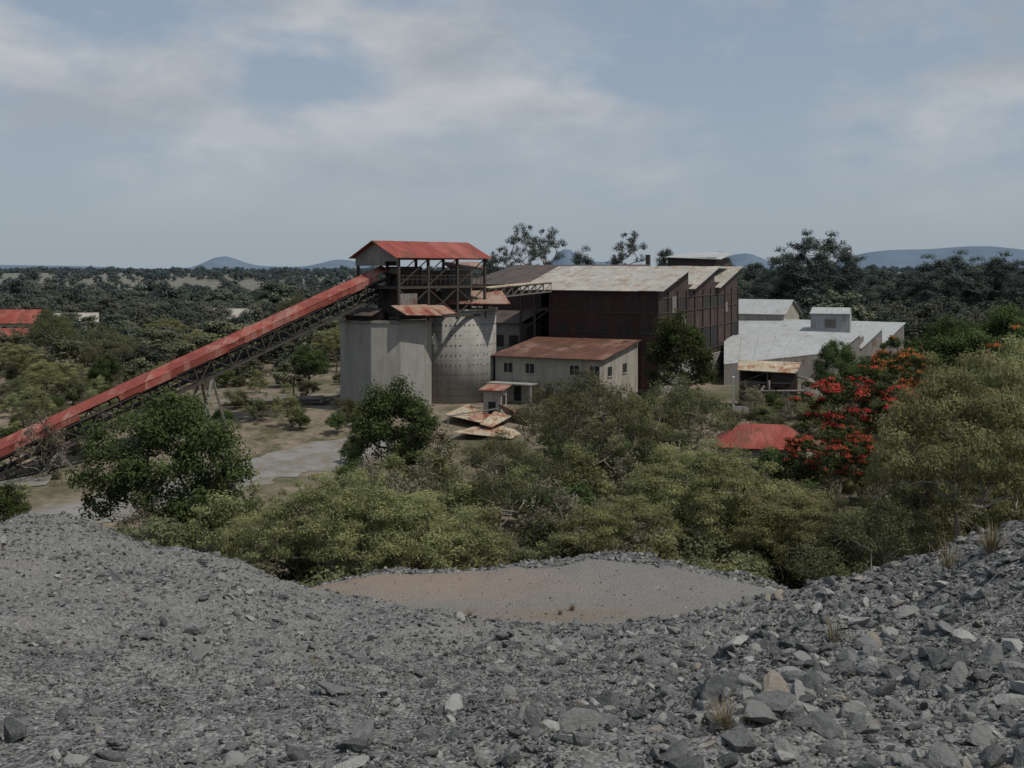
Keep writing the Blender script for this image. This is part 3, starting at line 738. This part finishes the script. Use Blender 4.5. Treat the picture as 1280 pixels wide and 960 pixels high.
put('acacia_tree',A3,370,230,.9,4.0,1.2); put('mango_tree',D2,385,178,.7,2.0,.6); put('mango_tree',D2,65,225,.9,2.0,1.0); put('mango_tree',D2,130,160,.5,4.0,.6)
put('acacia_tree',A2,60,150,.7,1.3,.7); put('acacia_tree',A1,210,240,.8,4.3,.8); put('acacia_tree',A2,420,200,.7,5.3,.9)
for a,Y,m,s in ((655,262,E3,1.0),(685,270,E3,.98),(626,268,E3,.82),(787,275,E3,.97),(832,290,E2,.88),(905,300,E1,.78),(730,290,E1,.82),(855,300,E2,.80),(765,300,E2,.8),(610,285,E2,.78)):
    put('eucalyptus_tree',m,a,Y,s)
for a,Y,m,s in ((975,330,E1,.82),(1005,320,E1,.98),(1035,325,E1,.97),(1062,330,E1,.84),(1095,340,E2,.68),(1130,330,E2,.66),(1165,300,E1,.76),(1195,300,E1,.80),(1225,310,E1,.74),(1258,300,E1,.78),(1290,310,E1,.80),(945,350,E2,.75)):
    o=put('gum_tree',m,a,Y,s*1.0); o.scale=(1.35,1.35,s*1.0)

# ------------------------------------------------------------------ instancing (GN)
def scatter(name,P,R_,S_,I_,objs):
    c=bpy.data.collections.new(name+'_source')
    for i,(nm,me) in enumerate(objs):
        o=bpy.data.objects.new('%s_%02d'%(nm,i),me); c.objects.link(o)
    me=bpy.data.meshes.new(name); me.vertices.add(len(P)); me.vertices.foreach_set('co',np.asarray(P,np.float32).ravel())
    for nm,ty,dt in (('rot','FLOAT_VECTOR',R_),('scl','FLOAT_VECTOR',S_)):
        a=me.attributes.new(nm,ty,'POINT'); a.data.foreach_set('vector',np.asarray(dt,np.float32).ravel())
    a=me.attributes.new('idx','INT','POINT'); a.data.foreach_set('value',np.asarray(I_,np.int32))
    o=place(name,me)
    ng=bpy.data.node_groups.new(name,'GeometryNodeTree')
    ng.interface.new_socket('Geometry',in_out='INPUT',socket_type='NodeSocketGeometry'); ng.interface.new_socket('Geometry',in_out='OUTPUT',socket_type='NodeSocketGeometry')
    gi=ng.nodes.new('NodeGroupInput'); go=ng.nodes.new('NodeGroupOutput'); ip=ng.nodes.new('GeometryNodeInstanceOnPoints')
    ci=ng.nodes.new('GeometryNodeCollectionInfo'); ci.inputs['Collection'].default_value=c; ci.inputs['Separate Children'].default_value=True; ci.inputs['Reset Children'].default_value=True
    ip.inputs['Pick Instance'].default_value=True
    def at(n_,t):
        k=ng.nodes.new('GeometryNodeInputNamedAttribute'); k.data_type=t; k.inputs['Name'].default_value=n_; return k.outputs['Attribute']
    ng.links.new(gi.outputs[0],ip.inputs['Points']); ng.links.new(ci.outputs[0],ip.inputs['Instance'])
    ng.links.new(at('idx','INT'),ip.inputs['Instance Index']); ng.links.new(at('rot','FLOAT_VECTOR'),ip.inputs['Rotation']); ng.links.new(at('scl','FLOAT_VECTOR'),ip.inputs['Scale'])
    ng.links.new(ip.outputs[0],go.inputs[0])
    md=o.modifiers.new('scatter','NODES'); md.node_group=ng
    return o

rg=np.random.RandomState(77)
def region(nn,y0,y1,amin,amax):
    Y=np.sqrt(rg.rand(nn)*(y1**2-y0**2)+y0**2); a=amin+(amax-amin)*rg.rand(nn); return (a-640)*Y/F,Y,a
X1,Y1,a1=region(560,54,140,-250,1500)
keep=~((a1<440)&(Y1>84)&(rg.rand(len(a1))<.8))
keep&=~((a1>545)&(a1<675)&(Y1>104)&(rg.rand(len(a1))<.9)); keep&=~((np.abs(X1+3)<7)&(Y1>120))
keep&=~((a1>860)&(a1<1030)&(Y1>104)&(Y1<130))
keep&=~((X1>-45)&(X1<-10)&(Y1>90)&(Y1<136)&(a1<430))
keep&=~((a1<150)&(Y1>70)&(Y1<112))
X1,Y1=X1[keep],Y1[keep]
X2,Y2,a2=region(420,126,185,-300,430); X2b,Y2b,a2b=region(60,128,148,690,1300); X2c,Y2c,a2c=region(160,140,182,1020,1400)
k2=(rg.rand(len(X2))<.55)&~((X2>-48)&(X2<-22)&(rg.rand(len(X2))<.8)); X2,Y2=X2[k2],Y2[k2]
k2=(X2c>44)&(Y2c<150+.6*(X2c-30)); X2c,Y2c=X2c[k2],Y2c[k2]
X1=np.concatenate([X1,X2,X2b,X2c]); Y1=np.concatenate([Y1,Y2,Y2b,Y2c])
n1=len(X1); S=(.7+.6*rg.rand(n1)); S=np.where(Y1>118,S*.6,S)
Z=G(X1,Y1)
scatter('shrub_thicket',np.stack([X1,Y1,Z],1),np.stack([np.zeros(n1),np.zeros(n1),rg.rand(n1)*6.28],1),np.stack([S,S,S*(.85+.3*rg.rand(n1))],1),rg.choice(4,n1,p=[.34,.26,.18,.22]),[('shrub',S1),('shrub',S2),('shrub',S3),('shrub',S4)])
X3,Y3,a3=region(2200,84,330,-300,470)
k3=(vn(X3/7,Y3/7)+.5>rg.rand(len(X3))*.9)&~((X3>-45)&(X3<-10)&(Y3>88)&(Y3<131)); X3,Y3=X3[k3],Y3[k3]; n3=len(X3); S=.12+.25*rg.rand(n3)**1.5
scatter('field_weeds',np.stack([X3,Y3,G(X3,Y3)-.05],1),np.stack([0*X3,0*X3,rg.rand(n3)*6.28],1),np.stack([S*1.3,S*1.3,S*.8],1),rg.choice(3,n3,p=[.35,.2,.45]),[('weed',S1),('weed',S2),('weed',S4)])
X,Y,a=region(1700,165,520,-350,1600); XL,YL,aL=region(420,170,430,-320,440); X_,Y_,a_=region(5200,430,2600,-300,1600)
XR,YR,aR=region(420,262,460,900,1550)
X=np.concatenate([X,XL,XR]); Y=np.concatenate([Y,YL,YR]); a=np.concatenate([a,aL,aR])
keep=~((X>-32)&(X<78)&(Y<262))&~((X>=78)&(Y<185)); keep&=~((X>=40)&(X<100)&(Y<235)&(X<78+.6*(Y-215))); keep&=~((a<440)&(Y<200)&(rg.rand(len(a))<.45))
keep&=~((a>235)&(a<325)&(Y<325)&(Y>270)&(rg.rand(len(a))<.6))
keep&=~((a>300)&(a<430)&(Y<215)&(rg.rand(len(a))<.6))
keep&=~((a<60)&(Y>215)&(Y<300)&(rg.rand(len(a))<.85))
keep&=~((a<130)&(Y>250)&(Y<298)&(rg.rand(len(a))<.5))
X,Y=X[keep],Y[keep]
kf=(vn(X_/110+3,Y_/160)+.5)>.30; X_,Y_=X_[kf],Y_[kf]
X=np.concatenate([X,X_]); Y=np.concatenate([Y,Y_]); nn=len(X)
S=.30+.5*rg.rand(nn)+.35*rg.rand(nn)**6; S=np.where(Y>400,S*1.25,S); S=np.where((X>40)&(Y<500),S*1.35,S)
I=rg.choice(7,nn,p=[.22,.22,.17,.10,.08,.13,.08]); Il=rg.choice(7,nn,p=[.12,.12,.06,.24,.2,.08,.18]); I=np.where((X<0)&(Y<420),Il,I)
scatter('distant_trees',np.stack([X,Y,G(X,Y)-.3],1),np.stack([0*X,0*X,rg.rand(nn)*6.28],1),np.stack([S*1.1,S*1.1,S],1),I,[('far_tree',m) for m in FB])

# rocks
def rock_mesh(seed):
    import bmesh
    bm=bmesh.new(); bmesh.ops.create_icosphere(bm,subdivisions=2,radius=1)
    r=random.Random(seed)
    planes=[(Vector((r.gauss(0,1),r.gauss(0,1),r.gauss(0,1))).normalized(),r.uniform(.36,.78)) for _ in range(11)]
    sc=Vector((r.uniform(.85,1.5),r.uniform(.6,1.0),r.uniform(.35,.7)))
    for v in bm.verts:
        for n_,d in planes:
            k=v.co.dot(n_)
            if k>d: v.co-=n_*(k-d)
        v.co+=Vector((r.uniform(-1,1),r.uniform(-1,1),r.uniform(-1,1)))*.03
        v.co=Vector((v.co.x*sc.x,v.co.y*sc.y,v.co.z*sc.z))
    bmesh.ops.dissolve_limit(bm,angle_limit=.12,verts=bm.verts,edges=bm.edges)
    bmesh.ops.triangulate(bm,faces=bm.faces)
    me=bpy.data.meshes.new('stone'); bm.to_mesh(me); bm.free(); me.materials.append(M_rock); return me
def rock_mat():
    m,nt,out=new_mat('slate_rock'); c=coords(nt); oi=N(nt,'ShaderNodeObjectInfo'); r=oi.outputs['Random']
    cr=N(nt,'ShaderNodeValToRGB'); lnk(nt,r,cr.inputs[0]); e=cr.color_ramp.elements
    e[0].position=0; e[0].color=(.052,.055,.057,1); e[1].position=1; e[1].color=(.24,.205,.165,1)
    for p,cc in ((.35,(.092,.095,.095,1)),(.7,(.150,.151,.146,1)),(.88,(.24,.236,.225,1)),(.965,(.33,.325,.305,1)),(.98,(.23,.198,.16,1))):
        x=e.new(p); x.color=cc
    n_=noise(nt,c,2.5,5,.7)
    cc=mix(nt,math_(nt,'MULTIPLY',ramp(nt,n_,.4,.75),.4),cr.outputs[0],(.26,.255,.24))
    principled(nt,out,cc,.85,n_,.5,.1,.25); return m
M_rock=rock_mat()
RK=[('stone',rock_mesh(40+i)) for i in range(10)]
def rocks(nn,y0,y1,amin,amax,smin,smax,pw=2.5,dens=None,seed=1):
    g=np.random.RandomState(seed)
    Y=np.sqrt(g.rand(nn)*(y1**2-y0**2)+y0**2); a=amin+(amax-amin)*g.rand(nn); X=(a-640)*Y/F
    if dens is not None:
        k=g.rand(nn)<dens(X,Y,a); X,Y,a=X[k],Y[k],a[k]
    nn=len(X); Z=GR(X,Y); s=smin+(smax-smin)*g.rand(nn)**pw
    return X,Y,Z+s*.12,s
sets=[]
rightd=lambda X,Y,a: np.clip(.05+.9*sstep(560,980,a+vn(X*.8,Y*.8)*600)*(1-sstep(15,19,Y)),0,1)
clus=lambda X,Y,a: np.clip(.18+1.7*vn(X*.9+3,Y*.9)+.6*sstep(450,900,a),.04,1)
noplat=lambda X,Y,a: 1-.93*sstep(19,21,Y)*(1-sstep(30,31,Y))
sets.append(rocks(75000,2.9,9,-160,1440,.005,.017,1.5,None,1))
sets.append(rocks(46000,2.9,18,-160,1440,.012,.044,2.2,clus,2))
sets.append(rocks(12000,2.9,18,-100,1480,.035,.125,3.2,rightd,3))
sets.append(rocks(46000,8,34,-100,1400,.016,.052,1.8,noplat,4))
sets.append(rocks(380,3.2,12,-100,1400,.04,.085,2,clus,5))
sets.append(rocks(4000,30.2,33,400,980,.05,.14,2,None,6))
P=np.concatenate([np.stack([s[0],s[1],s[2]],1) for s in sets]); S=np.concatenate([s[3] for s in sets]); nn=len(P)
scatter('gravel_stones',P,np.stack([rg.randn(nn)*.45,rg.randn(nn)*.45,rg.rand(nn)*6.28],1),np.stack([S,S,S],1),rg.randint(0,10,nn),RK)

# dry grass tufts
def tuft(seed,nb,h,sp):
    g=np.random.RandomState(seed); V=[];Q=[]
    for i in range(nb):
        t=g.rand()*6.28; l=h*(.4+.7*g.rand()); sx=sp*(.2+g.rand()); w=.0025+.002*g.rand()
        b=np.array((math.cos(t)*.06*g.rand(),math.sin(t)*.06*g.rand(),-.02)); dx=np.array((math.cos(t),math.sin(t),0)); pw=np.array((-dx[1],dx[0],0))*w
        pr_=None
        for s_ in (0,.35,.7,1):
            p=b+dx*sx*s_**1.8+np.array((0,0,l*(s_-.25*s_*s_*sx/max(h,.01))))
            a_,b_=p-pw*(1-.85*s_),p+pw*(1-.85*s_); V+= [a_,b_]
            if pr_ is not None: Q.append((pr_,pr_+1,pr_+3,pr_+2))
            pr_=len(V)-2
    return np_mesh('tuft',V,Q,[M_straw])
T1=tuft(1,160,.26,.14); T2=tuft(2,60,.24,.08)
for a,Y,m,s in ((1240,11.2,T1,1.3),(1186,11.8,T2,1.8),(668,4.1,T2,.45),(905,4.0,T1,.5),(935,4.1,T2,.4),(392,9.0,T2,.6),(1042,7.5,T2,.9),(715,25,T1,.8),(700,24.5,T1,.7),(585,18,T1,.9),(970,20,T2,1.4)):
    x=(a-640)*Y/F; place('dry_grass_tuft',m,(x,Y,float(GR([x],[Y])[0])),random.uniform(0,6),(s,s,s))

# hills
hx=np.linspace(-4500,4500,260); hy=np.linspace(4300,7300,40); XX,YY=np.meshgrid(hx,hy)
Hh=np.zeros_like(XX)
for px_,h,sg,yy in ((278,50,80,5500),(300,22,190,5600),(430,40,150,5500),(400,18,300,5700),(60,22,500,5800),(706,100,75,5500),(745,45,190,5700),(932,66,120,5500),(890,32,260,5600),(1085,80,170,5500),(1130,66,160,5600),(1185,95,240,5700),(1245,78,220,5500),(1330,65,400,5600),(-150,40,500,5600)):
    cx=(px_-640)*yy/F; Hh+=h*np.exp(-((XX-cx)/sg)**2-((YY-yy)/350)**2)
Hh+=8+vn(XX/150,YY/150)*12*np.clip(Hh/60,.1,1)-12*sstep(6500,7300,YY)
Hh=np.where(Hh>110,110+(Hh-110)*.35,Hh)
V=np.stack([XX.ravel(),YY.ravel(),Hh.ravel()],1); nx,ny=len(hx),len(hy); ii=np.arange(nx-1)[None,:]+np.arange(ny-1)[:,None]*nx
Q=np.stack([ii,ii+1,ii+1+nx,ii+nx],-1).reshape(-1,4)
m,nt,out=new_mat('haze_tinted_hill'); c=coords(nt,'World'); principled(nt,out,mix(nt,ramp(nt,noise(nt,c,.006,5),.35,.65),(.110,.150,.20),(.13,.170,.22)),1,spec=0)  # blue-grey air haze is baked into the hills' surface colour
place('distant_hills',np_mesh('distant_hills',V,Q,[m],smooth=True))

# ------------------------------------------------------------------ world, sun, camera
sd=Vector((.45,-.25,.86)).normalized(); el=math.asin(sd.z); az=math.atan2(sd.x,sd.y)
w=bpy.data.worlds.new('World'); scene.world=w; w.use_nodes=True; nt=w.node_tree; nt.nodes.clear()
wo=nt.nodes.new('ShaderNodeOutputWorld'); bg=nt.nodes.new('ShaderNodeBackground'); bg.inputs[1].default_value=.11
sky=nt.nodes.new('ShaderNodeTexSky'); sky.sky_type='NISHITA'; sky.sun_disc=False; sky.sun_elevation=el; sky.sun_rotation=az; sky.dust_density=2.5; sky.air_density=1.0
tc=nt.nodes.new('ShaderNodeTexCoord'); sx=nt.nodes.new('ShaderNodeSeparateXYZ'); lnk(nt,tc.outputs['Generated'],sx.inputs[0])
zz=math_(nt,'MAXIMUM',sx.outputs[2],0.0)
cv_=scalev(nt,tc.outputs['Generated'],(1,1,2.1),(3.1,1.7,.35))
n1=noise(nt,cv_,6.5,9,.55); n2=noise(nt,scalev(nt,tc.outputs['Generated'],(1,1,1.7),(9,4.3,2)),3.0,3); n3=noise(nt,scalev(nt,tc.outputs['Generated'],(1,1,2.4),(1,7,.2)),4.5,5)
cl=ramp(nt,math_(nt,'ADD',math_(nt,'MULTIPLY',n1,.7),math_(nt,'MULTIPLY',n2,.5)),.55,.70)
cl=math_(nt,'MULTIPLY',cl,.85)
hazec=mix(nt,ramp(nt,zz,0,.28),(3.35,3.85,4.35),(2.35,3.05,4.0))
base=mix(nt,.85,sky.outputs[0],hazec)
ccol=mix(nt,ramp(nt,n3,.38,.60),(3.2,3.5,3.85),(5.0,5.1,5.25))
fin=mix(nt,math_(nt,'MULTIPLY',cl,ramp(nt,zz,.03,.15)),base,ccol)
lnk(nt,fin,bg.inputs[0]); lnk(nt,bg.outputs[0],wo.inputs[0])
sl=bpy.data.lights.new('sun','SUN'); sl.energy=3.0; sl.angle=math.radians(.8); sl.color=(1,.95,.86)
so=bpy.data.objects.new('sun',sl); col.objects.link(so); so.rotation_euler=(-sd).to_track_quat('-Z','Y').to_euler()
cam=bpy.data.cameras.new('camera'); co=bpy.data.objects.new('camera',cam); col.objects.link(co); scene.camera=co
co.location=(0,0,EYE); co.rotation_euler=(math.radians(90),0,0); cam.sensor_width=36; cam.lens=36*F/1280; cam.shift_y=-145/1280
cam.clip_start=.1; cam.clip_end=20000
scene.view_settings.view_transform='Standard'; scene.view_settings.look='None'; scene.view_settings.exposure=0
